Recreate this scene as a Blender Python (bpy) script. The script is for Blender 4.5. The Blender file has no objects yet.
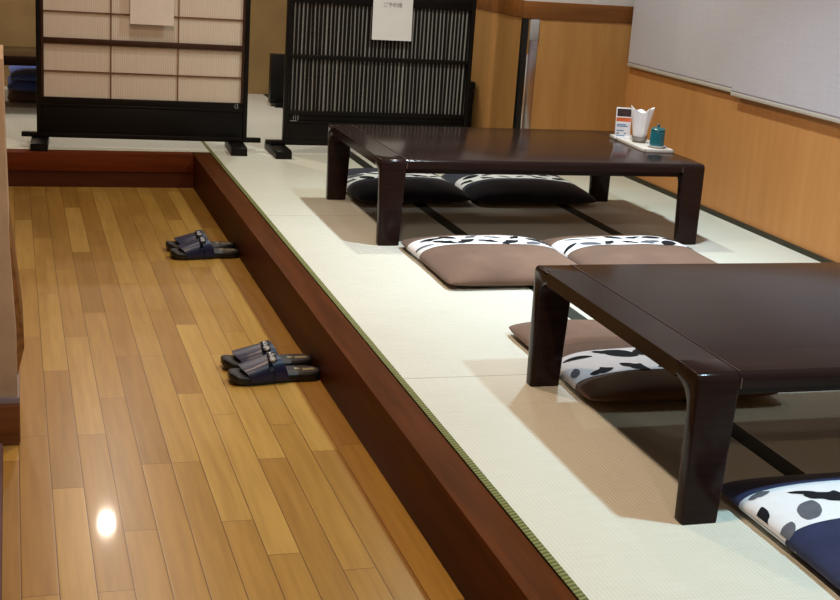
import bpy, bmesh, math, random
from mathutils import Vector, Matrix
random.seed(7)
PI = math.pi
S = bpy.context.scene
COL = S.collection

# ------------------------------------------------------------------ materials
def srgb(r, g, b):
    f = lambda c: (c/255/12.92) if c/255 <= .04045 else ((c/255+.055)/1.055)**2.4
    return (f(r), f(g), f(b), 1)

class NT:
    """small helper around a node tree"""
    def __init__(s, name):
        s.m = bpy.data.materials.new(name); s.m.use_nodes = True
        s.t = s.m.node_tree; s.b = s.t.nodes['Principled BSDF']
    def n(s, typ, **kw):
        x = s.t.nodes.new(typ)
        for k, v in kw.items(): setattr(x, k, v)
        return x
    def l(s, a, b): s.t.links.new(a, b)
    def val(s, x, sock):
        if hasattr(x, 'is_output'): s.l(x, sock)
        else: sock.default_value = x
    def math(s, op, a, b=0.0, c=None):
        x = s.n('ShaderNodeMath', operation=op); s.val(a, x.inputs[0]); s.val(b, x.inputs[1])
        if c is not None: s.val(c, x.inputs[2])
        return x.outputs[0]
    def obj(s): return s.n('ShaderNodeTexCoord').outputs['Object']
    def sep(s, v):
        x = s.n('ShaderNodeSeparateXYZ'); s.l(v, x.inputs[0]); return x.outputs
    def comb(s, x, y, z):
        c = s.n('ShaderNodeCombineXYZ')
        for i, v in enumerate((x, y, z)): s.val(v, c.inputs[i])
        return c.outputs[0]
    def mapping(s, scale, v=None):
        m = s.n('ShaderNodeMapping'); s.l(v or s.obj(), m.inputs['Vector']); m.inputs['Scale'].default_value = scale
        return m.outputs[0]
    def noise(s, v, scale=5, detail=4, rough=.5):
        x = s.n('ShaderNodeTexNoise'); s.l(v, x.inputs['Vector']); x.inputs['Scale'].default_value = scale
        x.inputs['Detail'].default_value = detail; x.inputs['Roughness'].default_value = rough
        return x.outputs['Fac']
    def white(s, v):
        x = s.n('ShaderNodeTexWhiteNoise', noise_dimensions='3D'); s.l(v, x.inputs['Vector']); return x.outputs['Value']
    def ramp(s, f, stops):
        r = s.n('ShaderNodeValToRGB'); s.l(f, r.inputs[0]); e = r.color_ramp.elements
        while len(e) < len(stops): e.new(.5)
        for el, (p, c) in zip(e, stops): el.position = p; el.color = c
        return r.outputs[0]
    def mix(s, f, a, b, mode='MIX'):
        x = s.n('ShaderNodeMix', data_type='RGBA', blend_type=mode); s.val(f, x.inputs[0]); s.val(a, x.inputs[6]); s.val(b, x.inputs[7])
        return x.outputs[2]
    def bump(s, h, strength=.3, dist=.002):
        x = s.n('ShaderNodeBump'); s.l(h, x.inputs['Height']); x.inputs['Strength'].default_value = strength
        x.inputs['Distance'].default_value = dist; s.l(x.outputs[0], s.b.inputs['Normal'])
    def base(s, c): s.val(c, s.b.inputs['Base Color'])
    def set(s, **kw):
        for k, v in kw.items():
            k = k.replace('_', ' ').title().replace('Ior', 'IOR')
            s.b.inputs[k].default_value = v
        return s

def plain(name, c, rough=.5, spec=.5, var=.12, scale=30, bump=0, metal=0):
    t = NT(name); t.set(roughness=rough, metallic=metal); t.b.inputs['Specular IOR Level'].default_value = spec
    n = t.noise(t.obj(), scale, 3)
    d = tuple(x*(1-var) for x in c[:3])+(1,); e = tuple(min(1, x*(1+var)) for x in c[:3])+(1,)
    t.base(t.ramp(n, [(.3, d), (.7, e)]))
    if bump: t.bump(n, bump, .001)
    return t.m

def wood(name, dark, light, axis=2, scale=14, stretch=16, rough=.4, spec=.4, coat=0, bump=.05, coat_rough=.1):
    t = NT(name); t.set(roughness=rough); t.b.inputs['Specular IOR Level'].default_value = spec
    sc = [scale]*3; sc[axis] = scale/stretch
    v = t.mapping(sc)
    n = t.noise(v, 3, 6, .6)
    n2 = t.noise(v, .7, 2)
    f = t.math('ADD', t.math('MULTIPLY', n, .65), t.math('MULTIPLY', n2, .35))
    t.base(t.ramp(f, [(.34, dark), (.66, light)]))
    if coat:
        t.b.inputs['Coat Weight'].default_value = coat; t.b.inputs['Coat Roughness'].default_value = coat_rough
    if bump: t.bump(n, bump, .001)
    return t.m

def make_floor_mat():
    t = NT('oak_planks'); W, Ln, X0 = .0728, .86, .0035
    x, y, z = t.sep(t.obj())
    u = t.math('DIVIDE', t.math('SUBTRACT', x, X0), W)
    row = t.math('FLOOR', u); fu = t.math('FRACT', u)
    off = t.white(t.comb(row, 3.3, 1.7))
    v = t.math('ADD', t.math('DIVIDE', y, Ln), t.math('MULTIPLY', off, 7.0))
    col = t.math('FLOOR', v); fv = t.math('FRACT', v)
    r = t.white(t.comb(row, col, 9.1))
    # grain, shifted per plank
    gv = t.comb(t.math('ADD', t.math('MULTIPLY', x, 30), t.math('MULTIPLY', r, 40)), t.math('MULTIPLY', y, 1.6), t.math('MULTIPLY', r, 13))
    g = t.noise(gv, 2.2, 6, .62)
    g2 = t.noise(gv, .55, 2, .5)
    cb = t.ramp(r, [(0, srgb(151, 112, 51)), (.3, srgb(161, 121, 56)), (.6, srgb(169, 130, 62)), (1, srgb(181, 144, 75))])
    gr = t.ramp(t.math('ADD', t.math('MULTIPLY', g, .6), t.math('MULTIPLY', g2, .4)), [(.36, (.82, .77, .70, 1)), (.62, (1.05, 1.04, 1.02, 1))])
    c = t.mix(1, cb, gr, 'MULTIPLY')
    eu = t.math('MULTIPLY', t.math('MINIMUM', fu, t.math('SUBTRACT', 1, fu)), W)
    ev = t.math('MULTIPLY', t.math('MINIMUM', fv, t.math('SUBTRACT', 1, fv)), Ln)
    e = t.math('MINIMUM', eu, ev)
    gap = t.math('LESS_THAN', e, .0009)
    c = t.mix(gap, c, srgb(86, 50, 22))
    t.base(c)
    t.set(roughness=.30); t.b.inputs['Specular IOR Level'].default_value = .4
    t.b.inputs['Coat Weight'].default_value = .3; t.b.inputs['Coat Roughness'].default_value = .055
    h = t.math('ADD', t.math('MULTIPLY', t.math('MINIMUM', e, .004), 250), t.math('MULTIPLY', g, .08))
    t.bump(h, .07, .0014)
    return t.m

def make_tatami_mat():
    t = NT('tatami_rush'); x, y, z = t.sep(t.obj())
    rib = t.math('SINE', t.math('MULTIPLY', x, 2*PI/.0092))
    reed = t.noise(t.comb(t.math('MULTIPLY', x, 9), t.math('MULTIPLY', y, 330), 0), 1, 3)
    big = t.noise(t.obj(), 1.7, 4)
    f = t.math('ADD', t.math('MULTIPLY', rib, .06), t.math('ADD', t.math('MULTIPLY', reed, .4), t.math('MULTIPLY', big, .35)))
    c = t.ramp(f, [(.15, srgb(190, 188, 174)), (.45, srgb(207, 206, 196)), (.75, srgb(217, 217, 209))])
    # seams between mats: the straight joints that run across (x)
    def seam(s):
        return t.math('LESS_THAN', t.math('ABSOLUTE', t.math('SUBTRACT', y, s)), .0022)
    inx = t.math('LESS_THAN', x, 1.70)
    sm = t.math('MULTIPLY', inx, t.math('MAXIMUM', seam(3.182), t.math('MAXIMUM', seam(5.215), seam(7.25))))
    inm = t.math('MULTIPLY', t.math('GREATER_THAN', x, 1.70), t.math('MAXIMUM', seam(4.2), seam(6.2)))
    c = t.mix(t.math('MULTIPLY', t.math('MAXIMUM', sm, inm), .55), c, srgb(112, 104, 76))
    t.base(c); t.set(roughness=.72); t.b.inputs['Specular IOR Level'].default_value = .25
    t.bump(t.math('ADD', rib, t.math('MULTIPLY', reed, .7)), .35, .0009)
    return t.m

def make_border_mat(name, a, b):
    t = NT(name); x, y, z = t.sep(t.obj())
    w = t.math('SINE', t.math('MULTIPLY', t.math('ADD', y, t.math('MULTIPLY', x, -.35)), 2*PI/.0135))
    t.base(t.ramp(t.math('ADD', t.math('MULTIPLY', w, .5), .5), [(.25, a), (.75, b)])); t.set(roughness=.8)
    t.bump(w, .3, .0008); return t.m

def make_paper_mat(name, c, period, amt=.12, trans=.0):
    t = NT(name); x, y, z = t.sep(t.obj())
    w = t.math('SINE', t.math('MULTIPLY', x, 2*PI/period))
    n = t.noise(t.mapping((260, 8, 3)), 1, 3)
    f = t.math('ADD', t.math('MULTIPLY', w, .3), n)
    d = tuple(q*(1-amt*2) for q in c[:3])+(1,); e = tuple(min(1, q*(1+amt)) for q in c[:3])+(1,)
    t.base(t.ramp(f, [(.15, d), (.85, e)])); t.set(roughness=.85)
    t.bump(w, .3, .001); return t.m

def make_blind_mat():
    t = NT('woven_blind'); x, y, z = t.sep(t.obj())
    hz = t.noise(t.comb(0, t.math('MULTIPLY', y, 5), t.math('MULTIPLY', z, 240)), 1, 3)
    vt = t.noise(t.comb(0, t.math('MULTIPLY', y, 300), t.math('MULTIPLY', z, 5)), 1, 3)
    f = t.math('ADD', t.math('MULTIPLY', hz, .5), t.math('MULTIPLY', vt, .5))
    t.base(t.ramp(f, [(.32, srgb(190, 185, 195)), (.68, srgb(207, 201, 210))])); t.set(roughness=.85)
    t.bump(f, .25, .001)
    # thin woven cloth lets a little daylight through
    tr = t.n('ShaderNodeBsdfTranslucent'); tr.inputs[0].default_value = (.55, .52, .75, 1)
    mx = t.n('ShaderNodeMixShader'); mx.inputs[0].default_value = .12
    out = t.t.nodes['Material Output']
    t.l(t.b.outputs[0], mx.inputs[1]); t.l(tr.outputs[0], mx.inputs[2]); t.l(mx.outputs[0], out.inputs[0])
    return t.m

def make_fabric(name, a, b, rough=.9, scale=900):
    t = NT(name); n = t.noise(t.obj(), 6, 3); w = t.noise(t.mapping((1, .25, 1)), scale, 2)
    t.base(t.ramp(t.math('ADD', t.math('MULTIPLY', n, .6), t.math('MULTIPLY', w, .4)), [(.35, a), (.65, b)]))
    t.set(roughness=rough); t.b.inputs['Sheen Weight'].default_value = .15; t.b.inputs['Specular IOR Level'].default_value = .25
    t.bump(w, .2, .0006); return t.m

def emis(name, c, s):
    m = bpy.data.materials.new(name); m.use_nodes = True; t = m.node_tree
    t.nodes.remove(t.nodes['Principled BSDF']); e = t.nodes.new('ShaderNodeEmission'); e.inputs[0].default_value = c; e.inputs[1].default_value = s
    t.links.new(e.outputs[0], t.nodes['Material Output'].inputs[0]); return m

M = {}
M['floor'] = make_floor_mat()
M['tatami'] = make_tatami_mat()
M['heri_green'] = make_border_mat('green_border_cloth', srgb(78, 84, 38), srgb(124, 124, 72))
M['heri_dark'] = make_border_mat('dark_border_cloth', srgb(20, 24, 18), srgb(34, 38, 26))
M['step'] = wood('step_board', srgb(60, 31, 13), srgb(94, 49, 21), axis=1, scale=9, rough=.5, spec=.05)
M['step_x'] = wood('step_board_crossways', srgb(76, 33, 15), srgb(114, 52, 24), axis=0, scale=9, rough=.5, spec=.08)
M['kick'] = wood('kick_board', srgb(58, 27, 16), srgb(80, 38, 22), axis=0, scale=9, rough=.35, spec=.2)
M['black_wood'] = wood('black_lacquer', srgb(13, 12, 13), srgb(23, 20, 20), axis=0, scale=12, rough=.4, spec=.18, bump=.03)
M['black_wood_z'] = wood('black_lacquer_upright', srgb(14, 12, 12), srgb(24, 20, 19), axis=2, scale=12, rough=.4, spec=.18, bump=.03)
M['brown_frame'] = wood('dark_brown_frame', srgb(46, 22, 14), srgb(66, 33, 20), axis=2, scale=14, rough=.45)
M['muntin'] = wood('brown_lattice', srgb(92, 60, 40), srgb(124, 86, 60), axis=2, scale=14, rough=.5)
M['table'] = wood('dark_table_wood', srgb(32, 21, 19), srgb(45, 31, 28), axis=0, scale=20, rough=.15, spec=.11, bump=.015)
M['table_leg'] = wood('dark_table_leg', srgb(22, 14, 14), srgb(33, 22, 20), axis=2, scale=18, rough=.3, spec=.2, bump=.03)
M['seam'] = plain('worn_seam', srgb(100, 80, 72), .5)
M['panel'] = wood('oak_wall_panel', srgb(170, 122, 68), srgb(188, 140, 84), axis=2, scale=7, stretch=9, rough=.5, spec=.3, bump=.02)
M['panel_r'] = wood('oak_wall_panel_long', srgb(184, 127, 73), srgb(197, 140, 84), axis=2, scale=6, stretch=9, rough=.5, spec=.3, bump=.02)
M['beam'] = wood('brown_rail_wood', srgb(110, 66, 28), srgb(142, 88, 40), axis=0, scale=9, rough=.5, spec=.3)
M['plaster'] = plain('pale_plaster', srgb(206, 200, 204), .9, .2, .04, 20)
M['plaster_tan'] = plain('tan_plaster', srgb(164, 136, 92), .9, .2, .10, 6, .1)
M['plaster_low'] = plain('mottled_beige_plaster', srgb(186, 164, 142), .9, .2, .13, 9, .15)
M['ceiling'] = plain('ceiling_white', srgb(128, 122, 116), .9, .2, .03)
M['trim_brown'] = wood('brown_base_wood', srgb(88, 50, 24), srgb(122, 74, 38), axis=0, scale=14, rough=.45)
M['trim_straw'] = plain('mottled_brown_edge', srgb(128, 88, 46), .7, .3, .35, 60)
M['trim_grey'] = plain('grey_mauve_edge', srgb(128, 118, 130), .6)
M['purple'] = plain('dark_purple_board', srgb(84, 54, 58), .6)
M['paper_shoji'] = make_paper_mat('reed_paper', srgb(224, 211, 199), .0088, .07)
M['paper_back'] = make_paper_mat('grey_backing_paper', srgb(150, 147, 146), .0305, .1)
M['paper_white'] = plain('white_paper', srgb(232, 230, 236), .7, .3, .02, 20)
M['paper_warm'] = plain('off_white_paper', srgb(228, 216, 210), .7, .3, .03, 20)
M['ink'] = plain('grey_ink', srgb(128, 124, 132), .8)
M['pale_mark'] = plain('pale_mark', srgb(150, 150, 152), .6)
M['blind'] = make_blind_mat()
M['hem'] = plain('pale_hem_bar', srgb(184, 176, 166), .6, .4, .04)
M['skirting_strip'] = plain('dark_skirting', srgb(46, 40, 22), .7)  # own dark colour of the skirting strip along the right wall
M['post'] = plain('black_post', srgb(14, 13, 13), .35, .4)
M['steel'] = plain('satin_steel', srgb(176, 168, 168), .22, .5, .05, 20, 0, 1)
M['chrome'] = plain('bright_steel_edge', srgb(235, 235, 240), .18, .5, .03, 20, 0, 1)
M['switch'] = plain('grey_plate', srgb(160, 158, 164), .5)
M['brown_cloth'] = make_fabric('brown_cushion_cloth', srgb(100, 77, 64), srgb(126, 98, 82))
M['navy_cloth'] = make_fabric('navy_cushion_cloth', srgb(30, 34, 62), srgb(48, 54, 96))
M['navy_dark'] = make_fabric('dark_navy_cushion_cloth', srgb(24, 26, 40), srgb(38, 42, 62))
M['blue_cloth'] = make_fabric('blue_cushion_cloth', srgb(70, 92, 170), srgb(104, 130, 215), scale=160)
M['band'] = plain('white_band_cloth', srgb(226, 224, 228), .9, .2, .03)
M['leaf_black'] = plain('black_leaf_print', srgb(26, 26, 32), .9, .2)
M['leaf_grey'] = plain('grey_leaf_print', srgb(96, 96, 104), .9, .2)
M['sole'] = plain('black_rubber_sole', srgb(15, 16, 20), .42, .45, .1, 60)
M['insole'] = plain('dark_grey_insole', srgb(58, 56, 60), .4, .5, .15, 80)
M['vamp'] = plain('navy_vinyl', srgb(21, 27, 58), .38, .5, .1, 90, .1)
M['buckle'] = plain('black_buckle', srgb(18, 20, 30), .25, .6)
M['silver'] = plain('silver_print', srgb(132, 134, 142), .4, .5)
M['gold'] = plain('worn_gold_print', srgb(150, 142, 110), .4, .5, .2, 90)
M['tray'] = plain('pale_tray', srgb(214, 206, 200), .35, .5, .03)
M['tray_edge'] = plain('dark_tray_rim', srgb(74, 62, 58), .4)
M['teal'] = plain('teal_glaze', srgb(18, 92, 104), .25, .6, .1, 40)
M['teal_lid'] = plain('teal_glaze_lid', srgb(40, 92, 98), .25, .6, .1, 40)
M['dish'] = plain('white_glaze', srgb(222, 220, 220), .25, .6, .02)
M['napkin'] = plain('napkin_paper', srgb(246, 244, 248), .9, .2, .02)
t = NT('clear_cup'); t.set(roughness=.1); t.b.inputs['Transmission Weight'].default_value = .9
t.base(srgb(190, 180, 172)); M['cup'] = t.m
M['card'] = plain('card_white', srgb(236, 234, 240), .5, .4, .02)
M['card_photo'] = plain('card_dark_photo', srgb(62, 44, 46), .5, .4, .7, 160)
M['card_orange'] = plain('card_orange', srgb(222, 106, 58), .5)
M['card_blue'] = plain('card_blue', srgb(92, 134, 178), .5)
M['card_navy'] = plain('card_navy', srgb(58, 70, 120), .5)
t = NT('window_glass'); t.set(roughness=.02); t.b.inputs['Transmission Weight'].default_value = 1; M['glass'] = t.m
M['alu'] = plain('window_frame_metal', srgb(150, 150, 156), .4, .5, .03, 20, 0, .6)

# ------------------------------------------------------------------ mesh helpers
class MB:
    def __init__(s): s.v = []; s.f = []; s.mi = []; s.mats = []
    def m(s, mat):
        if mat not in s.mats: s.mats.append(mat)
        return s.mats.index(mat)
    def add(s, vs, fs, mat, T=None):
        k = len(s.v); i = s.m(mat)
        s.v += [tuple(T @ Vector(p)) if T else tuple(p) for p in vs]
        for f in fs: s.f.append([k+q for q in f]); s.mi.append(i)
        return s
    def box(s, x0, x1, y0, y1, z0, z1, mat, b=0.0, T=None, seg=2):
        bm = bmesh.new(); bmesh.ops.create_cube(bm, size=1)
        for v in bm.verts:
            v.co = Vector(((x0+x1)/2+v.co.x*(x1-x0), (y0+y1)/2+v.co.y*(y1-y0), (z0+z1)/2+v.co.z*(z1-z0)))
        if b: bmesh.ops.bevel(bm, geom=list(bm.edges), offset=b, segments=seg, profile=.5, affect='EDGES')
        return s.bm(bm, mat, T)
    def bm(s, bm, mat, T=None):
        bm.verts.index_update()
        s.add([v.co.copy() for v in bm.verts], [[v.index for v in f.verts] for f in bm.faces], mat, T); bm.free(); return s
    def prism(s, pts, axis, a, b, mat, bev=0, T=None, seg=2, skip=None):
        """closed outline extruded along an axis (pts are the two other coordinates, in axis order)"""
        bm = bmesh.new()
        def P(p, h):
            q = [0, 0, 0]; o = [i for i in range(3) if i != axis]; q[o[0]], q[o[1]] = p; q[axis] = h; return q
        va = [bm.verts.new(P(p, a)) for p in pts]; vb = [bm.verts.new(P(p, b)) for p in pts]
        n = len(pts); caps = [bm.faces.new(va), bm.faces.new(vb[::-1])]
        for i in range(n): bm.faces.new((va[i], vb[i], vb[(i+1) % n], va[(i+1) % n]))
        bmesh.ops.recalc_face_normals(bm, faces=bm.faces)
        if bev:
            es = [e for f in caps for e in f.edges if not (skip and all(skip(v.co) for v in e.verts))]
            bmesh.ops.bevel(bm, geom=es, offset=bev, segments=seg, profile=.5, affect='EDGES')
        return s.bm(bm, mat, T)
    def lathe(s, prof, mat, n=32, T=None):
        vs = []; fs = []
        for (r, z) in prof:
            for i in range(n): a = 2*PI*i/n; vs.append((r*math.cos(a), r*math.sin(a), z))
        for j in range(len(prof)-1):
            for i in range(n): fs.append((j*n+i, j*n+(i+1) % n, (j+1)*n+(i+1) % n, (j+1)*n+i))
        fs.append(list(range(n))[::-1]); k = (len(prof)-1)*n; fs.append([k+i for i in range(n)])
        return s.add(vs, fs, mat, T)
    def build(s, name, parent=None, smooth=35, loc=None, rz=0):
        me = bpy.data.meshes.new(name); me.from_pydata(s.v, [], s.f)
        for m in s.mats: me.materials.append(M[m])
        me.polygons.foreach_set('material_index', s.mi)
        bm = bmesh.new(); bm.from_mesh(me); bmesh.ops.recalc_face_normals(bm, faces=bm.faces); bm.to_mesh(me); bm.free()
        if smooth:
            me.polygons.foreach_set('use_smooth', [True]*len(me.polygons)); me.set_sharp_from_angle(angle=math.radians(smooth))
        me.update()
        o = bpy.data.objects.new(name, me); COL.objects.link(o)
        if parent: o.parent = parent
        if loc: o.location = loc
        if rz: o.rotation_euler.z = rz
        return o

def thing(name, label, cat, loc=(0, 0, 0), rz=0, group=None):
    o = bpy.data.objects.new(name, None); COL.objects.link(o); o.empty_display_size = .1
    o.location = loc; o.rotation_euler.z = rz
    return tag(o, label, cat, group)
def tag(o, label, cat, group=None):
    o['label'] = label; o['category'] = cat
    if group: o['group'] = group
    return o
def struct(o, label=None, cat=None):
    o['kind'] = 'structure'
    if label: o['label'] = label
    if cat: o['category'] = cat
    return o
def copy_tree(o, parent=None):
    c = o.copy(); COL.objects.link(c)
    if parent: c.parent = parent
    for ch in list(o.children): copy_tree(ch, c)
    return c

# ------------------------------------------------------------------ the setting
HS = .173                      # step height
XS, XA = .9666, .8758          # edge of the mats / arris of the step
YB = 6.65                      # back step
CZ = 2.32                      # ceiling above mats
XW = 3.059                     # right wall
XL = -1.9; YF = -2.2; YE = 9.2
struct(MB().box(XL-.1, XW+.3, YF-.1, YE+.1, -HS-.04, -HS, 'floor').build('floor', smooth=0),
       'honey coloured wood plank floor of the sunken aisle, with one bright lamp reflection', 'floor')
tf = MB()
tf.box(XS, XW, YF, YE, -.05, 0, 'tatami'); tf.box(XL, XS, YB+.085, YE, -.05, 0, 'tatami')
struct(tf.build('tatami_floor', smooth=0), 'raised pale straw mat floor on the right and behind the back step', 'floor')
for nm, x0, x1, mt in (('green_border', XS, XS+.018, 'heri_green'), ('dark_border', 1.683, 1.738, 'heri_dark'), ('dark_border', 2.363, 2.418, 'heri_dark')):
    o = MB().box(x0, x1, YF, YE, -.01, .0016, mt, .0006).build(nm); o.parent = bpy.data.objects['tatami_floor']
    o['label'] = 'woven green edge cloth of the mats' if 'green' in nm else 'dark edge cloth of the mats'
# step boards
sb = MB().box(XA, XS-.0005, YF, YB+.09, -HS, -.001, 'step', .004)
struct(sb.build('trim_1'), 'long reddish brown step board between plank floor and straw mats', 'step')
bb = MB().box(XL, XA, YB, YB+.09, -.093, -.001, 'step_x', .004)
struct(bb.build('trim_2'), 'reddish brown step board across the far end of the aisle', 'step')
struct(MB().box(XL, XA, YB+.008, YB+.06, -HS, -.093, 'kick').build('trim_3', smooth=0), 'darker kick board under the far step board', 'step')
# walls
struct(MB().box(XL-.1, XW+.3, YE, YE+.1, -HS, CZ, 'plaster_tan').build('wall_back', smooth=0))
struct(MB().box(XL-.1, XL, YF, YE, -HS, CZ, 'plaster_tan').build('wall_left', smooth=0))
struct(MB().box(XL-.1, XW+.3, YF-.1, YF, -HS, CZ, 'plaster_tan').build('wall_front', smooth=0))
struct(MB().box(XL-.1, XW+.3, YF-.1, YE+.1, CZ, CZ+.1, 'ceiling').build('ceiling', smooth=0))
ZS = .66                        # window sill, hidden behind the blinds
W1, W2 = 2.75, 6.18             # window opening along y
wr = MB().box(XW, XW+.2, YF, YE, -HS, ZS, 'panel_r')
wr.box(XW, XW+.2, YF, W1, ZS, CZ, 'plaster').box(XW, XW+.2, W2, YE, ZS, CZ, 'plaster').box(XW, XW+.2, W1, W2, 1.75, CZ, 'plaster')
struct(wr.build('wall_right', smooth=0), 'orange brown wood panelled wall along the right side', 'wall')
struct(MB().box(XW-.012, XW, YF, 6.3, 0, .022, 'skirting_strip', .002).build('baseboard_right'))
wf = MB()
for a, b in ((W1, W1+.05), ((W1+W2)/2-.03, (W1+W2)/2+.03), (W2-.05, W2)): wf.box(XW+.06, XW+.12, a, b, ZS, 1.75, 'alu', .004)
wf.box(XW+.06, XW+.12, W1, W2, ZS, ZS+.05, 'alu', .004).box(XW+.06, XW+.12, W1, W2, 1.70, 1.75, 'alu', .004)
w = struct(wf.build('window_1')); MB().box(XW+.085, XW+.095, W1+.02, W2-.02, ZS+.02, 1.73, 'glass').build('pane', w, 0)
# projecting wall corner behind the far table
XC, YC = 2.455, 6.3
struct(MB().box(XC, XW, YC, 7.7, -.02, .776, 'panel').build('wall_corner', smooth=0), 'light wood panelled wall corner behind the far table', 'wall')
struct(MB().box(XC-.006, XW, YC-.006, 7.7, .776, .862, 'beam', .003).build('trim_4'), 'brown wood rail along the top of the wall panelling', 'rail')
struct(MB().box(XC+.004, XW, YC+.004, 7.7, .862, CZ, 'plaster').build('wall_upper', smooth=0), 'pale plaster wall above the brown wood rail', 'wall')
struct(MB().box(XC-.004, XC+.026, YC-.012, YC+.02, 0, .776, 'post', .003).build('trim_5'), 'thin black post on the corner of the wood panelling', 'post')
st = MB().box(XC+.026, XC+.036, YC-.012, YC+.004, 0, .60, 'chrome', .002).box(XC+.036, XC+.084, YC-.006, YC+.004, 0, .776, 'steel', .001)
struct(st.build('trim_6'), 'narrow metal strip beside the black corner post', 'strip')
tag(MB().box(XC+.034, XC+.082, YC-.016, YC-.006, .672, .772, 'switch', .003).build('wall_plate'),
    'small grey plate at the top of the metal strip by the corner post', 'plate')
# ------------------------------------------------------------------ roller blinds
def blind(y0, y1, x, zb, label):
    t = thing('roller_blind', label, 'blind', (x, (y0+y1)/2, zb)); h = (y1-y0)/2
    MB().box(-.0015, .0015, -h, h, .012, 1.32, 'blind').build('cloth', t, 0)
    MB().box(-.005, .005, -h, h, 0, .016, 'hem', .003).build('hem_bar', t)
    MB().box(-.004, .004, -h, h, .0215, .0228, 'trim_grey', .0004).build('hem_seam', t)
    bm = MB(); bm.lathe([(.022, -h), (.022, h)], 'hem', 20, Matrix.Translation((0, 0, 1.33)) @ Matrix.Rotation(-PI/2, 4, 'X')); bm.build('roller', t)
blind(5.19, 6.272, XW-.020, .563, 'pale woven roller blind at the far end of the right wall, by the panelled corner')
blind(3.05, 5.186, XW-.034, .553, 'pale woven roller blind cut off by the right edge of the photo')

# ------------------------------------------------------------------ left low partition, seen edge on
p = thing('low_partition', 'beige plastered low partition with brown wooden base at the left edge of the aisle', 'partition', (0, 3.27, -HS))
MB().prism([(-.5, .128), (.003, .128), (.002, .30), (-.010, .508), (-.017, .778), (-.019, .968), (-.5, .968)], 1, 0, .35, 'plaster_low', .003).build('plaster_body', p)
MB().prism([(-.5, .112), (.007, .112), (.007, .129), (-.5, .129)], 1, -.006, .3, 'trim_grey', .002).build('edge_strip', p)
MB().box(-.5, .008, -.008, .36, 0, .113, 'trim_brown', .008).build('wooden_base', p)
MB().prism([(-.05, .113), (.004, .18), (.0205, .25), (.019, .29), (.004, .433), (-.012, .56), (-.05, .56)], 1, .02, .30, 'trim_straw', .003).build('side_edging', p)
struct(MB().box(-.5, -.034, 1.2, 3.2, -HS, -HS+.035, 'purple', .004).build('trim_7'), 'dark purple brown board along the lower left edge of the plank floor', 'board')

# ------------------------------------------------------------------ low tables
TH = .33; TD = .8953; TL = 1.3495
def arc(cx, cy, r, a0, a1, n): return [(cx+r*math.cos(math.radians(a0+(a1-a0)*i/n)), cy+r*math.sin(math.radians(a0+(a1-a0)*i/n))) for i in range(n+1)]
def make_table(label, loc, L=TL, D=TD, H=TH):
    t = thing('low_table', label, 'table', loc, 0, None)
    # top board: a slab whose long edges bend over into a short apron
    r = .016
    def board(zlow, tk):
        o = [(0, zlow)] + arc(r, H-r, r, 180, 90, 5) + arc(D-r, H-r, r, 90, 0, 5) + [(D, zlow)]
        i = [(D-tk, zlow)] + arc(D-tk-.03, H-tk-.03, .03, 0, 90, 5) + arc(tk+.03, H-tk-.03, .03, 90, 180, 5) + [(tk, zlow)]
        return o+i
    MB().prism(board(H-.034, .026), 0, .096, L-.096, 'table', .0).build('tabletop', t)
    LW = .100
    for sx in (0, 1):
        x0, x1 = (0, LW) if sx == 0 else (L-LW, L)
        # end rail with rounded outer corners, between the legs
        o = [(.091, H), (D-.091, H), (D-.091, H-.036), (.091, H-.036)]
        joint = lambda c: abs(c.y-.091) < 1e-4 or abs(c.y-D+.091) < 1e-4
        rb = MB().prism(o, 0, x0, x1, 'table', .007, None, 3, joint); rb.build('end_rail', t)
        for sy in (0, 1):
            f = (lambda y: y) if sy == 0 else (lambda y: D-y)
            tk = .036; R = .055
            pts = [(0, .0)] + arc(.018, H-.018, .018, 180, 90, 3) + [(.091, H)] + arc(tk+R, H-tk-R, R, 90, 180, 8) + [(tk, 0)]
            pts = [(f(a), b) for a, b in pts]
            bm = MB(); bm.prism(pts, 0, x0, x1, 'table', .007, None, 3, joint)
            # slight taper of the leg on its inner side
            k = []
            for (x, y, z) in bm.v:
                g = max(0, min(1, (H-.06-z)/(H-.06)))*.012
                xx = x - g*((x-x0)/(x1-x0)) + g*.35*((x1-x)/(x1-x0)) if sx == 0 else x + g*((x1-x)/(x1-x0)) - g*.0*((x-x0)/(x1-x0))
                k.append((xx, y, z))
            bm.v = k; bm.build('leg', t)
        xs = LW if sx == 0 else L-LW
        MB().box(xs-.0006, xs+.0006, .012, D-.012, H-.006, H+.0005, 'seam').box(xs-.0012, xs+.0012, -.0006, .004, H-.034, H-.012, 'seam').build('seam_line', t, 0)
    return t
T1 = (1.3093, 4.6829, 0); T2 = (1.3039, 2.2225, 0)
make_table('dark wooden low table in the middle, holding the condiment tray', T1)
make_table('dark wooden low table in the right foreground, with a bare top', T2)
make_table('dark low table far back on the left, behind the pale papered screen', (-.27, 7.93, 0), TL, .60)

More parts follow.
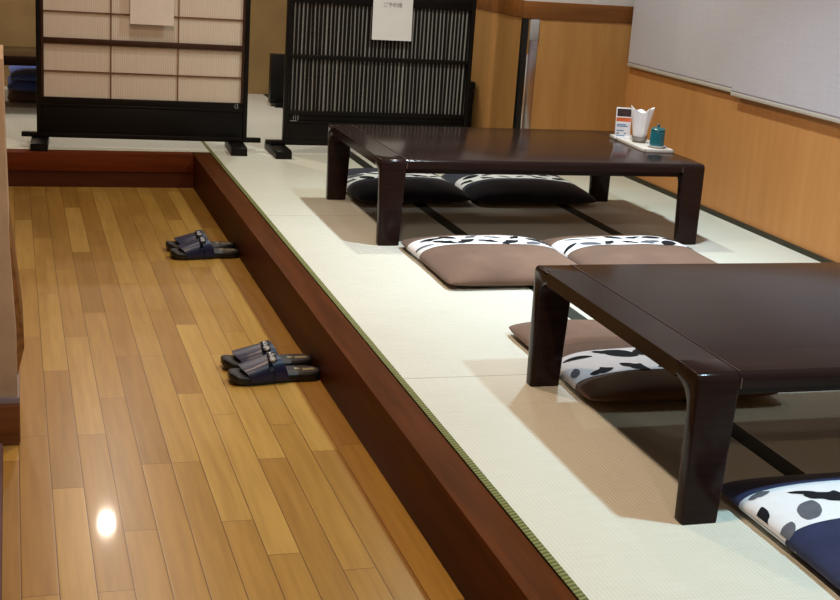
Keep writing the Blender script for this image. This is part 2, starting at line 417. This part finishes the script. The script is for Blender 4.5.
# ------------------------------------------------------------------ floor cushions
def leaf_shape(kind):
    if kind == 'long': return [(-1, 0), (-.55, .17), (0, .24), (.45, .20), (1, 0), (.5, -.16), (0, -.22), (-.6, -.14)]
    if kind == 'round': return [(-1, .05), (-.75, .35), (-.2, .58), (.4, .5), (.8, .2), (1, -.06), (.6, -.4), (0, -.52), (-.6, -.42), (-.85, -.2)]
    return [(-1, .1), (-.5, .32), (0, .36), (.2, .62), (.5, .3), (1, 0), (.45, -.28), (-.1, -.34), (-.3, -.2), (-.7, -.25)]
class Pillow:
    def __init__(s, w, d, h, seed=0):
        s.w, s.d, s.h = w, d, h; s.rnd = random.Random(seed)
        s.ph = [s.rnd.uniform(0, 6.3) for _ in range(6)]
    def pt(s, u, v, top):
        # u, v in -1..1; edges bow inwards a little between the corners
        bow = .028
        x = u*s.w/2*(1-bow*(1-v*v)*(abs(u)**3)); y = v*s.d/2*(1-bow*(1-u*u)*(abs(v)**3))
        # plan corners rounded
        k = (abs(u)**8)*(abs(v)**8); x *= 1-.035*k; y *= 1-.035*k
        e = (1-abs(u)**3.4)*(1-abs(v)**3.4)
        e = max(0, e)**.48
        wv = 1+.05*math.sin(3.1*u+s.ph[0])*math.sin(2.7*v+s.ph[1])+.02*math.sin(9*u+s.ph[2])*math.sin(8*v+s.ph[3])
        zm = s.h*.30
        z = zm+(s.h-zm)*e*wv if top else zm-(zm-.0015)*min(1, e*1.5)
        return (x, y, z)
    def patch(s, mb, v0, v1, nu, nv, mat, off=0):
        for top in (True, False):
            vs = []; fs = []
            for j in range(nv+1):
                for i in range(nu+1):
                    a = i/nu*2-1; a = math.copysign(1-(1-abs(a))**1.6, a)
                    v = v0+(v1-v0)*j/nv
                    x, y, z = s.pt(a, v, top)
                    if off: x *= 1+off*2/s.w; z += off if top else 0
                    vs.append((x, y, z))
            for j in range(nv):
                for i in range(nu):
                    q = (j*(nu+1)+i, j*(nu+1)+i+1, (j+1)*(nu+1)+i+1, (j+1)*(nu+1)+i)
                    fs.append(q if top else q[::-1])
            mb.add(vs, fs, mat)
    def leaf(s, mb, u, v, ang, size, mat, kind='long'):
        pts = leaf_shape(kind)
        for _ in range(2):      # round the outline off
            q = []
            for (a, b), (c, d) in zip(pts, pts[1:]+pts[:1]):
                q += [(a*.8+c*.2, b*.8+d*.2), (a*.2+c*.8, b*.2+d*.8)]
            pts = q
        n = len(pts); rings = 4
        ca, sa = math.cos(ang), math.sin(ang); vs = []; fs = []
        def put(a, b):
            X = (a*ca-b*sa)*size; Y = (a*sa+b*ca)*size
            uu = max(-.995, min(.995, u+X*2/s.w)); vv = v+Y*2/s.d
            x, y, z = s.pt(uu, vv, True); return (x*(1+.003/s.w), y, z+.0022)
        vs.append(put(0, 0))
        for r in range(1, rings+1):
            for (a, b) in pts: vs.append(put(a*r/rings, b*r/rings))
        for i in range(n): fs.append((0, 1+i, 1+(i+1) % n))
        for r in range(rings-1):
            for i in range(n):
                a = 1+r*n+i; b = 1+r*n+(i+1) % n; fs.append((a, b, b+n, a+n))
        mb.add(vs, fs, mat)
def spaced(v0, v1, n):       # v samples that crowd toward the ends of the cushion
    return [v0+(v1-v0)*i/n for i in range(n+1)]
def make_cushion(label, group, loc, rz, w, d, h, cloth, b0, b1, leaves, seed, tilt=0):
    """b0..b1: band position as fraction of depth from the near (-y) edge"""
    t = thing('floor_cushion', label, 'cushion', loc, rz, group); P = Pillow(w, d, h, seed)
    t.rotation_euler.x = tilt
    a, b = b0*2-1, b1*2-1
    body = MB()
    # crowd samples toward the two ends
    def strips(v0, v1, n, low):
        ks = [i/n for i in range(n+1)]
        if low: ks = [k**1.7 for k in ks]
        else: ks = [1-(1-k)**1.7 for k in ks]
        for i in range(n): P.patch(body, v0+(v1-v0)*ks[i], v0+(v1-v0)*ks[i+1], 48, 1, cloth)
    strips(-1, a, 16, True); strips(b, 1, 16, False)
    o = body.build('cover', t, 0)
    bm = bmesh.new(); bm.from_mesh(o.data); bmesh.ops.remove_doubles(bm, verts=bm.verts, dist=.0004); bmesh.ops.recalc_face_normals(bm, faces=bm.faces); bm.to_mesh(o.data); bm.free()
    for q in o.data.polygons: q.use_smooth = True
    bd = MB(); P.patch(bd, a-.004, b+.004, 48, 12, 'band', .0012)
    for (u, v, ang, size, mat, kind) in leaves: P.leaf(bd, u, a+(b-a)*v, ang, size*(1.3 if cloth == 'navy_cloth' else 1), mat, kind)
    o = bd.build('pattern_band', t, 60); o['label'] = 'white band printed with black and grey leaves'
    return t
def rnd_leaves(seed, n=13):
    r = random.Random(seed); out = []
    for i in range(n):
        u = -.96+1.92*(i+.5)/n+r.uniform(-.03, .03)
        out.append((u, .26+.5*(i % 2)+r.uniform(-.08, .08), r.uniform(-.9, .9)+(PI if r.random() < .5 else 0), r.uniform(.036, .056),
                    'leaf_grey' if r.random() < .3 else 'leaf_black', r.choice(['long', 'round', 'jag'])))
    return out
g1 = 'brown floor cushions'; g2 = 'navy floor cushions'
make_cushion('brown floor cushion with leafy white band, left of two in front of the middle table', g1, (1.664, 4.348, .001), 0, .560, .632, .074, 'brown_cloth', .58, .81, rnd_leaves(3), 1)
make_cushion('brown floor cushion with leafy white band, right of two in front of the middle table', g1, (2.230, 4.345, .001), 0, .556, .63, .074, 'brown_cloth', .56, .80, rnd_leaves(5), 2)
lv = [(-.93, .30, 1.3, .024, 'leaf_grey', 'round'), (-.80, .78, -.2, .046, 'leaf_black', 'long'), (-.70, .1, .2, .040, 'leaf_black', 'jag'), (-.52, .86, -.4, .032, 'leaf_black', 'jag'),
      (-.36, .74, -.5, .052, 'leaf_black', 'round'), (-.36, .12, -.6, .046, 'leaf_black', 'jag'), (-.05, .78, .3, .056, 'leaf_black', 'round'), (0.02, .15, .3, .05, 'leaf_black', 'long'),
      (.3, .62, .25, .04, 'leaf_black', 'jag'), (.62, .5, .1, .045, 'leaf_black', 'long'), (.85, .5, .8, .035, 'leaf_grey', 'round')]
make_cushion('brown floor cushion with leafy white band, tucked under the far side of the foreground table', g1, (1.682, 3.222, .001), -.02, .562, .66, .074, 'brown_cloth', .155, .40, lv, 3)
lv2 = [(-.86, .93, .1, .022, 'leaf_grey', 'jag'), (-.99, .50, 1.1, .030, 'leaf_black', 'jag'), (-.955, .06, .8, .022, 'leaf_grey', 'round'), (-.68, .30, .95, .036, 'leaf_grey', 'round'),
       (-.42, .52, -.40, .046, 'leaf_black', 'jag'), (-.56, .72, -.45, .030, 'leaf_black', 'long'), (-.1, .62, -1.0, .034, 'leaf_black', 'round'), (.15, .4, .5, .04, 'leaf_grey', 'round'), (.4, .6, -.4, .05, 'leaf_black', 'long'), (.7, .4, .6, .04, 'leaf_grey', 'round')]
make_cushion('navy floor cushion with leafy white band in the lower right corner', g2, (1.735, 2.058, .001), 0, .57, .61, .070, 'navy_cloth', .525, .81, lv2, 4)
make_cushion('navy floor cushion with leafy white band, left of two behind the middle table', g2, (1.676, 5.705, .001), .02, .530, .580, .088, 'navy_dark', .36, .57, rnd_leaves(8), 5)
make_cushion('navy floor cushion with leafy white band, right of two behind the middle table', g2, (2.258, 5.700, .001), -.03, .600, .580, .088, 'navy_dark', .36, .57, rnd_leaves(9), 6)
# plain cushions under the far left table
t = thing('floor_cushion', 'plain brown floor cushion at the bottom of the stack under the far left low table', 'cushion', (.250, 8.70, .001)); P = Pillow(.56, .60, .066, 31); b = MB()
P.patch(b, -1, 1, 40, 40, 'brown_cloth'); b.build('cover', t, 60)
for i, (dx, dy, z, lab) in enumerate(((0, .02, .064, 'plain blue floor cushion in the middle of the stack under the far left low table'), (.012, .01, .131, 'plain blue floor cushion, topmost of the stack under the far left low table'))):
    t = thing('floor_cushion', lab, 'cushion', (.250+dx, 8.68+dy, z), .03*i); P = Pillow(.56, .60, .072, 20+i); b = MB()
    P.patch(b, -1, 1, 40, 40, 'blue_cloth'); b.build('cover', t, 60)

# ------------------------------------------------------------------ standing screens
def screen_common(t, half, beam_half, feet, foot_y0, foot_y1, pz, ptop, postmat):
    for s in (-1, 1):
        x0, x1 = sorted((s*half, s*(half-.022)))
        MB().box(x0, x1, -.018, .018, .047, ptop, postmat, .003).build('post', t)
    MB().box(-beam_half, beam_half, -.016, .016, .046, .070, 'black_wood', .003).build('stretcher', t)
    for fx in feet:
        MB().prism([(foot_y0, 0), (foot_y0, .036), (foot_y0+.02, .044), (foot_y1-.02, .044), (foot_y1, .036), (foot_y1, 0)], 0, fx-.041, fx+.041, 'black_wood', .003).build('foot', t)
# papered screen
A = thing('standing_screen', 'black framed standing screen with pale reed paper panes on the left', 'screen', (.640, 6.818, 0), -.05)
screen_common(A, .523, .597, (-.508, .470), -.165, .165, 0, 1.36, 'black_wood_z')
for s in (-1, 1):
    x0, x1 = sorted((s*.501, s*.487)); MB().box(x0, x1, -.015, .015, .216, 1.33, 'brown_frame', .002).build('inner_stile', A)
for z0, z1 in ((.511, .540), (1.30, 1.36)): MB().box(-.49, .49, -.015, .015, z0, z1, 'brown_frame', .002).build('cross_rail', A)
MB().box(-.501, .501, -.012, .012, .066, .205, 'black_wood', .002).build('base_panel', A)
MB().box(-.501, .501, -.017, .017, .203, .2165, 'black_wood', .004).box(-.501, .501, -.015, .015, .2165, .248, 'black_wood', .002).build('lower_rail', A)
MB().box(-.487, .487, .001, .004, .248, 1.30, 'paper_shoji').build('paper_panel', A, 0)
lt = MB()
for x in (-.164, .167): lt.box(x-.0028, x+.0028, -.006, .001, .248, .511, 'muntin').box(x-.0028, x+.0028, -.006, .001, .54, 1.30, 'muntin')
for z in (.376, .667, .794, .921, 1.048, 1.175): lt.box(-.487, .487, -.0065, .001, z-.0032, z+.0032, 'muntin')
lt.build('lattice', A, 0)
lm = MB()
lm.box(.457, .460, -.0160, -.0152, .222, .242, 'pale_mark').box(.457, .466, -.0160, -.0152, .222, .2245, 'pale_mark').box(.470, .473, -.0160, -.0152, .220, .244, 'pale_mark').box(.464, .473, -.0160, -.0152, .2415, .244, 'pale_mark')
lm.build('rail_mark', A, 0)
n = thing('paper_notice', 'off white paper notice hanging on the pale papered screen', 'notice', (.672, 6.782, .626), -.05)
def sheet(w, h, mat, curl=.006, nx=6, nz=14):
    vs = []; fs = []
    for k in range(2):
        for j in range(nz+1):
            for i in range(nx+1):
                b = curl*(1-j/nz)**2*1.6+curl*.4*math.sin(i/nx*PI)
                vs.append((-w/2+w*i/nx, -b-.0006*k, h*j/nz))
    N = (nx+1)*(nz+1)
    for k in range(2):
        for j in range(nz):
            for i in range(nx): a = k*N+j*(nx+1)+i; fs.append((a, a+1, a+nx+2, a+nx+1))
    ring = [i for i in range(nx+1)]+[j*(nx+1)+nx for j in range(1, nz+1)]+[nz*(nx+1)+i for i in range(nx-1, -1, -1)]+[j*(nx+1) for j in range(nz-1, 0, -1)]
    for a, b in zip(ring, ring[1:]+ring[:1]): fs.append((a, b, b+N, a+N))
    return MB().add(vs, fs, mat)
sheet(.213, .297, 'paper_warm').build('sheet', n, 60)
# slatted screen
B = thing('standing_screen', 'black standing screen with close vertical slats behind the middle table', 'screen', (1.845, 6.740, 0))
screen_common(B, .503, .590, (-.527, .527), -.183, .15, 0, 1.36, 'black_wood_z')
MB().box(-.481, .481, -.012, .012, .066, .165, 'black_wood', .002).build('base_panel', B)
MB().box(-.481, .481, -.020, .017, .163, .172, 'black_wood', .003).box(-.481, .481, -.006, .015, .172, .214, 'black_wood', .001).box(-.481, .481, -.015, .015, .206, .226, 'black_wood', .002).build('lower_rail', B)
MB().box(-.481, .481, -.015, .015, .494, .514, 'black_wood', .002).build('cross_rail', B)
MB().box(-.481, .481, -.015, .015, .776, .835, 'black_wood', .002).build('cross_rail', B)
MB().box(-.481, .481, -.015, .015, 1.31, 1.36, 'black_wood', .002).build('cross_rail', B)
MB().box(-.481, .481, .0025, .006, .226, 1.31, 'paper_back').build('backing_panel', B, 0)
sl = MB(); ns = 46
for i in range(ns):
    x = -.481+.962*(i+.5)/ns+random.uniform(-.0012, .0012); wd = random.uniform(.0056, .0074); a = random.uniform(-.0012, .0012)
    for z0, z1 in ((.226, .494), (.514, .776), (.835, 1.31)):
        sl.add([(x-wd+a, -.004, z0), (x+wd+a, -.004, z0), (x+wd-a, -.004, z1), (x-wd-a, -.004, z1), (x-wd+a, .002, z0), (x+wd+a, .002, z0), (x+wd-a, .002, z1), (x-wd-a, .002, z1)],
               [(0, 1, 2, 3), (7, 6, 5, 4), (0, 4, 5, 1), (1, 5, 6, 2), (2, 6, 7, 3), (3, 7, 4, 0)], 'black_wood_z')
sl.build('slats', B, 0)
lm = MB(); lm.box(-.468, -.435, -.0205, -.0075, .1725, .1745, 'pale_mark').box(-.440, -.437, -.0068, -.006, .176, .204, 'pale_mark').box(-.428, -.424, -.0068, -.006, .176, .204, 'pale_mark').box(-.452, -.448, -.0068, -.006, .180, .200, 'pale_mark')
lm.build('rail_mark', B, 0)
n = thing('paper_notice', 'white paper notice with a line of grey writing on the slatted screen', 'notice', (1.892, 6.722, .606))
sheet(.213, .30, 'paper_white').build('sheet', n, 60)
def text_mesh(body, size, mat, name, parent, loc, rot):
    cu = bpy.data.curves.new(name, 'FONT'); cu.body = body; cu.size = size; cu.align_x = 'CENTER'; cu.extrude = .0002
    tmp = bpy.data.objects.new('tmp_text', cu); COL.objects.link(tmp)
    dg = bpy.context.evaluated_depsgraph_get(); me = bpy.data.meshes.new_from_object(tmp.evaluated_get(dg))
    bpy.data.objects.remove(tmp)
    me.materials.clear(); me.materials.append(M[mat])
    o = bpy.data.objects.new(name, me); COL.objects.link(o); o.parent = parent; o.location = loc; o.rotation_euler = rot
    return o
text_mesh('ご予約席', .026, 'ink', 'printed_text', n, (-.002, -.0052, .170), (PI/2, 0, 0))

# dark things standing behind the slatted screen
b = thing('low_board', 'low black board standing upright behind the left edge of the slatted screen', 'board', (1.95, 8.60, 0))
MB().box(-.335, .335, -.04, .04, .02, .338, 'black_wood', .004).build('panel', b)
for s in (-1, 1): MB().box(s*.27-.04, s*.27+.04, -.09, .09, 0, .03, 'black_wood', .004).build('foot', b)
b = thing('storage_box', 'dark box standing behind the right edge of the slatted screen', 'box', (2.352, 7.04, 0))
MB().box(-.09, .085, -.13, .13, 0, .34, 'black_wood', .006).build('body', b)
MB().box(-.095, .09, -.135, .135, .342, .385, 'black_wood', .006).build('lid', b)

# ------------------------------------------------------------------ slippers
SL = .282
OUT = [(0, .018), (.02, .030), (.06, .0405), (.13, .0475), (.24, .0510), (.36, .0500), (.5, .0450), (.64, .0405), (.78, .0400), (.89, .0385), (.955, .031), (.985, .021), (1.0, .010)]
def interp(t):
    for (a, wa), (b_, wb) in zip(OUT, OUT[1:]):
        if t <= b_: return wa+(wb-wa)*(t-a)/(b_-a)
    return OUT[-1][1]
def make_slipper(label, group, x_toe, yc, rz=0, side=1):
    t = thing('slipper', label, 'slipper', (x_toe, yc, -HS), rz, group)
    cen = lambda u: side*(.010*math.sin(u*PI)-.006*(1-u))
    us = [i/40 for i in range(41)]
    us = [(1-math.cos(u*PI))/2 for u in us]
    def outline(scale, inset=0):
        top = [(u*SL, cen(u)+(interp(u)-inset)*scale) for u in us]; bot = [(u*SL, cen(u)-(interp(u)-inset)*scale) for u in us[::-1]]
        return [( (x-SL/2)*(1-inset*2/SL)+SL/2, y) for x, y in top+bot]
    def loft(layers, mat, name, par):
        vs = []; fs = []; n_ = len(layers[0][0])
        for pts, z in layers:
            for k, (x, y) in enumerate(pts):
                lift = .010*max(0, 1-x/SL/.22)**2
                vs.append((x, y, z+lift))
        for j in range(len(layers)-1):
            for i in range(n_): fs.append((j*n_+i, j*n_+(i+1) % n_, (j+1)*n_+(i+1) % n_, (j+1)*n_+i))
        fs.append(list(range(n_))[::-1]); fs.append([(len(layers)-1)*n_+i for i in range(n_)])
        bm = MB().add(vs, fs, mat); return bm.build(name, par, 50)
    loft([(outline(1, .004), 0), (outline(1, 0), .004), (outline(1.0, 0), .020), (outline(1, .002), .026), (outline(1, .004), .027)], 'sole', 'sole', t)
    ins = loft([(outline(1, .006), .0262), (outline(1, .007), .0285), (outline(1, .009), .029)], 'insole', 'insole', t)
    pr_ = MB()
    for (u0, u1, y0, y1) in ((.80, .93, -.012, .006), (.72, .78, -.004, .012)):
        c = cen((u0+u1)/2); pr_.box(u0*SL, u1*SL, c+y0, c+y1, .0288, .0296, 'gold')
    pr_.build('sole_print', ins, 0)
    # upper: an arch from side to side; side openings between vamp and strap
    def arch(u, a, grow=0):
        w_ = interp(u)+.003+grow; h = .036+.032*min(1, max(0, (u-.10)/.38)) + grow
        s_ = math.sin(a); c = math.cos(a)
        return (u*SL+.012*s_*max(0, .35-u), cen(u)+w_*math.copysign(abs(c)**.80, c), .012+h*abs(s_)**.62)
    def shell(u0f, u1f, nu, na, th, mat, name, hole=None, grow=0, a0=0, a1=PI):
        vs = []; fs = []
        for k in range(2):
            for j in range(na+1):
                a = a0+(a1-a0)*j/na
                for i in range(nu+1):
                    u = u0f(a)+(u1f(a)-u0f(a))*i/nu; vs.append(arch(u, a, grow-(th if k else 0)))
        N = (nu+1)*(na+1); keep = {}
        for j in range(na):
            for i in range(nu):
                am = a0+(a1-a0)*(j+.5)/na; um = u0f(am)+(u1f(am)-u0f(am))*(i+.5)/nu
                if hole and hole(um, am): continue
                keep[(i, j)] = 1
        from collections import Counter
        ec = Counter()
        for (i, j) in keep:
            q = [j*(nu+1)+i, j*(nu+1)+i+1, (j+1)*(nu+1)+i+1, (j+1)*(nu+1)+i]
            fs.append(q); fs.append([x+N for x in q[::-1]])
            for a_, b_ in zip(q, q[1:]+q[:1]): ec[tuple(sorted((a_, b_)))] += 1
        for (a_, b_), c_ in ec.items():
            if c_ == 1: fs.append([a_, b_, b_+N, a_+N])
        o = MB().add(vs, fs, mat).build(name, t, 50)
        bm = bmesh.new(); bm.from_mesh(o.data); bmesh.ops.delete(bm, geom=[v for v in bm.verts if not v.link_faces], context='VERTS'); bm.to_mesh(o.data); bm.free()
        return o
    side_hole = lambda u, a: (.395 < u < .455) and (min(a, PI-a) > .30 and min(a, PI-a) < .80)
    shell(lambda a: .205-.10*math.sin(a)**1.2, lambda a: .62-.09*math.sin(a), 28, 40, .0032, 'vamp', 'vamp', side_hole)
    st_ = shell(lambda a: .470-.05*math.sin(a), lambda a: .600-.08*math.sin(a), 6, 36, .003, 'vamp', 'strap', None, .0032)
    # buckle on the crown of the strap, leaning to the near side
    bk = thing_part('buckle', st_)
    a = PI*.5+PI*.13
    p0 = Vector(arch(.445, a, .0045)); pa = Vector(arch(.445, a+.12, .0045)); pu = Vector(arch(.465, a, .0045))
    yv = (pa-p0).normalized(); xv = (pu-p0).normalized(); zv = xv.cross(yv).normalized()
    if zv.z < 0: zv = -zv
    xv = yv.cross(zv)
    Tm = Matrix(((xv.x, yv.x, zv.x, p0.x), (xv.y, yv.y, zv.y, p0.y), (xv.z, yv.z, zv.z, p0.z), (0, 0, 0, 1)))
    mbk = MB()
    ov = [(.014*math.copysign(abs(math.cos(q))**.6, math.cos(q)), .021*math.copysign(abs(math.sin(q))**.6, math.sin(q))) for q in [2*PI*i/28 for i in range(28)]]
    mbk.prism(ov, 2, -.004, .0025, 'buckle', .001, Tm)
    # raised silver emblem: a slanted block with two side strokes
    for pts in ([(-.008, .013), (.001, .014), (.004, .004), (-.006, .003)], [(.003, .012), (.008, .009), (.006, .001), (.003, .003)], [(-.006, .001), (.004, .001), (.007, -.008), (-.001, -.009)], [(-.008, -.004), (-.004, -.005), (-.003, -.013), (-.007, -.012)], [(-.001, -.011), (.006, -.010), (.006, -.014), (.0, -.015)]):
        mbk.prism(pts, 2, .0025, .0032, 'silver', 0, Tm)
    bo = mbk.build('buckle', st_, 40)
    return t
def thing_part(*a): return None
gs = 'navy slippers on the plank floor'
make_slipper('navy slipper nearer the viewer, front pair by the step', gs, .600, 3.690, .055, 1)
make_slipper('navy slipper further from the viewer in the front pair by the step', gs, .600, 3.812, .055, -1)
make_slipper('navy slipper nearer the viewer, back pair by the step', gs, .598, 5.205, .055, 1)
make_slipper('navy slipper hidden mostly behind its mate in the back pair by the step', gs, .597, 5.327, .055, -1)

# ------------------------------------------------------------------ condiments on the middle table
ZT = TH
tr = thing('condiment_tray', 'narrow pale tray at the right end of the middle table', 'tray', (2.598, 5.155, ZT), -.06)
MB().prism([(-.060, -.195), (.060, -.195), (.060, .195), (-.060, .195)], 2, .002, .008, 'tray', .002).build('plate', tr)
rim = MB()
for x0, x1, y0, y1 in ((-.066, -.058, -.201, .201), (.058, .066, -.201, .201), (-.066, .066, -.201, -.193), (-.066, .066, .193, .201)): rim.box(x0, x1, y0, y1, .0, .014, 'tray', .002)
rim.build('rim', tr); MB().box(-.055, .055, -.185, .185, 0, .002, 'tray_edge').build('foot_ring', tr, 0)
# menu card leaning on its holder
c = thing('menu_card', 'small upright menu card with dark photo and orange stripe on the condiment tray', 'card', (2.560, 5.265, ZT+.008), -.25)
c.rotation_euler.x = -.10
MB().box(-.034, .034, -.0015, .0015, 0, .137, 'card', .0006).build('board', c)
MB().box(-.030, .032, -.0021, -.0014, .098, .131, 'card_photo').build('photo', c, 0)
MB().box(-.032, .032, -.0021, -.0014, .076, .093, 'card_orange').build('stripe', c, 0)
tx = MB()
for z, w0, w1, m_ in ((.060, -.028, .012, 'card_blue'), (.053, -.028, .020, 'card_blue'), (.034, -.028, .004, 'card_blue'), (.022, -.026, -.016, 'card_navy'), (.022, .006, .014, 'card_navy'), (.012, -.028, .010, 'card_blue')):
    tx.box(w0, w1, -.0021, -.0014, z, z+.0045, m_)
tx.build('print', c, 0)
MB().box(-.036, .036, -.006, .006, -.001, .012, 'card', .002).build('holder', c)
# napkins in a cup
NX, NY = 2.603, 5.185
cup = thing('napkin_cup', 'clear cup holding white napkins on the condiment tray', 'cup', (NX, NY, ZT+.008))
bm = MB(); bm.lathe([(.020, 0), (.030, .002), (.033, .015), (.034, .028), (.032, .028), (.031, .015), (.028, .005), (.004, .004)], 'cup', 28); bm.build('bowl', cup, 50)
vs = []; fs = []; nn = 36; lv_ = [(.004, .024, .019), (.03, .029, .021), (.07, .034, .023), (.11, .041, .025), (.140, .047, .026)]
for j, (z, rx, ry) in enumerate(lv_):
    for i in range(nn):
        a = 2*PI*i/nn; k = 1+(.10*math.sin(5*a+1)+.06*math.sin(9*a))*(.3+.9*z/.136)
        vs.append((rx*math.cos(a)*k, ry*math.sin(a)*k, z+(.009*math.sin(2*a+2)+.006*math.sin(5*a))*(z > .12)))
for j in range(len(lv_)-1):
    for i in range(nn): fs.append((j*nn+i, j*nn+(i+1) % nn, (j+1)*nn+(i+1) % nn, (j+1)*nn+i))
k0 = (len(lv_)-1)*nn; vs.append((0, 0, .112)); fs += [(k0+i, k0+(i+1) % nn, len(vs)-1) for i in range(nn)]
vs.append((0, 0, .004)); fs += [((i+1) % nn, i, len(vs)-1) for i in range(nn)]
nb = MB().add(vs, fs, 'napkin').build('napkin_bundle', None, 40, (NX, NY, ZT+.010), -.3)
tag(nb, 'fan of folded white paper napkins standing in the cup on the tray', 'napkins')
# small jar on a white dish
d = MB(); d.lathe([(.024, 0), (.030, .002), (.040, .010), (.038, .010), (.028, .005), (.003, .004)], 'dish', 32)
tag(d.build('small_dish', None, 50, (2.617, 5.045, ZT+.008)), 'small white dish under the teal jar', 'dish')
j = thing('condiment_jar', 'small teal lidded jar on the condiment tray', 'jar', (2.617, 5.045, ZT+.0132)); j.scale = (1.12, 1.12, 1.12)
MB().lathe([(.022, 0), (.0265, .002), (.0275, .010), (.0275, .056), (.026, .060), (.020, .061)], 'teal', 32).build('body', j, 50)
MB().lathe([(.0270, .0612), (.0278, .064), (.024, .069), (.012, .073), (.004, .074)], 'teal_lid', 32).build('lid', j, 50)
MB().lathe([(.003, .073), (.004, .077), (.0062, .081), (.004, .085), (.001, .086)], 'teal', 20).build('knob', j, 60)

# ------------------------------------------------------------------ light
def lamp(x, y, size, power, col, spread=180, z=CZ-.004):
    L = bpy.data.lights.new('lamp', 'AREA'); L.shape = 'DISK'; L.size = size; L.energy = power; L.color = col; L.spread = math.radians(spread)
    o = bpy.data.objects.new('ceiling_or_fill_lamp', L); COL.objects.link(o); o.location = (x, y, z)
COOL = (.56, .86, 1.0); WARM = (1.0, .73, .50)
for y, e, sp, c in ((1.85, 25, 115, COOL), (4.2, 18, 88, (.70, .88, 1.0)), (5.5, 19, 130, (.86, .94, .80)), (7.6, 7, 120, (.88, .96, .92))): lamp(2.0 if y < 7 else 1.5, y, .10, e, c, sp)  # the farthest, weak one is an added fill for the back mats
for y, e in ((-.6, 22), (2.1, 28), (4.1, 25), (6.1, 12)): lamp(.58, y, .12, e, WARM if y < 6 else (1.0, .84, .70))
lamp(.545, 8.06, .085, 20, (1.0, .85, .7))
lamp(-.35, 8.92, .12, 9, (1.0, .88, .74))  # added fill light without a known fixture, brightens the stacked blue cushions
W = bpy.data.worlds.new('World'); S.world = W; W.use_nodes = True
bg = W.node_tree.nodes['Background']; bg.inputs[0].default_value = (.45, .45, 1.0, 1); bg.inputs[1].default_value = 1.2

# ------------------------------------------------------------------ camera
cam = bpy.data.cameras.new('Camera'); co = bpy.data.objects.new('Camera', cam); COL.objects.link(co)
F = Vector((0.29334448, 0.91854649, -0.26499315)); R = Vector((0.95588152, -0.28630053, 0.06574592)); U = Vector((0.015477, 0.27258826, 0.96200629))
co.matrix_world = Matrix(((R.x, U.x, -F.x, 0), (R.y, U.y, -F.y, 0), (R.z, U.z, -F.z, 1.1353), (0, 0, 0, 1)))
cam.sensor_fit = 'HORIZONTAL'; cam.sensor_width = 36; cam.lens = 1319.55/840*36; cam.clip_start = .05
S.camera = co
vs_ = S.view_settings; vs_.view_transform = 'Standard'; vs_.look = 'None'; vs_.gamma = 1; vs_.use_curve_mapping = False; vs_.exposure = 0
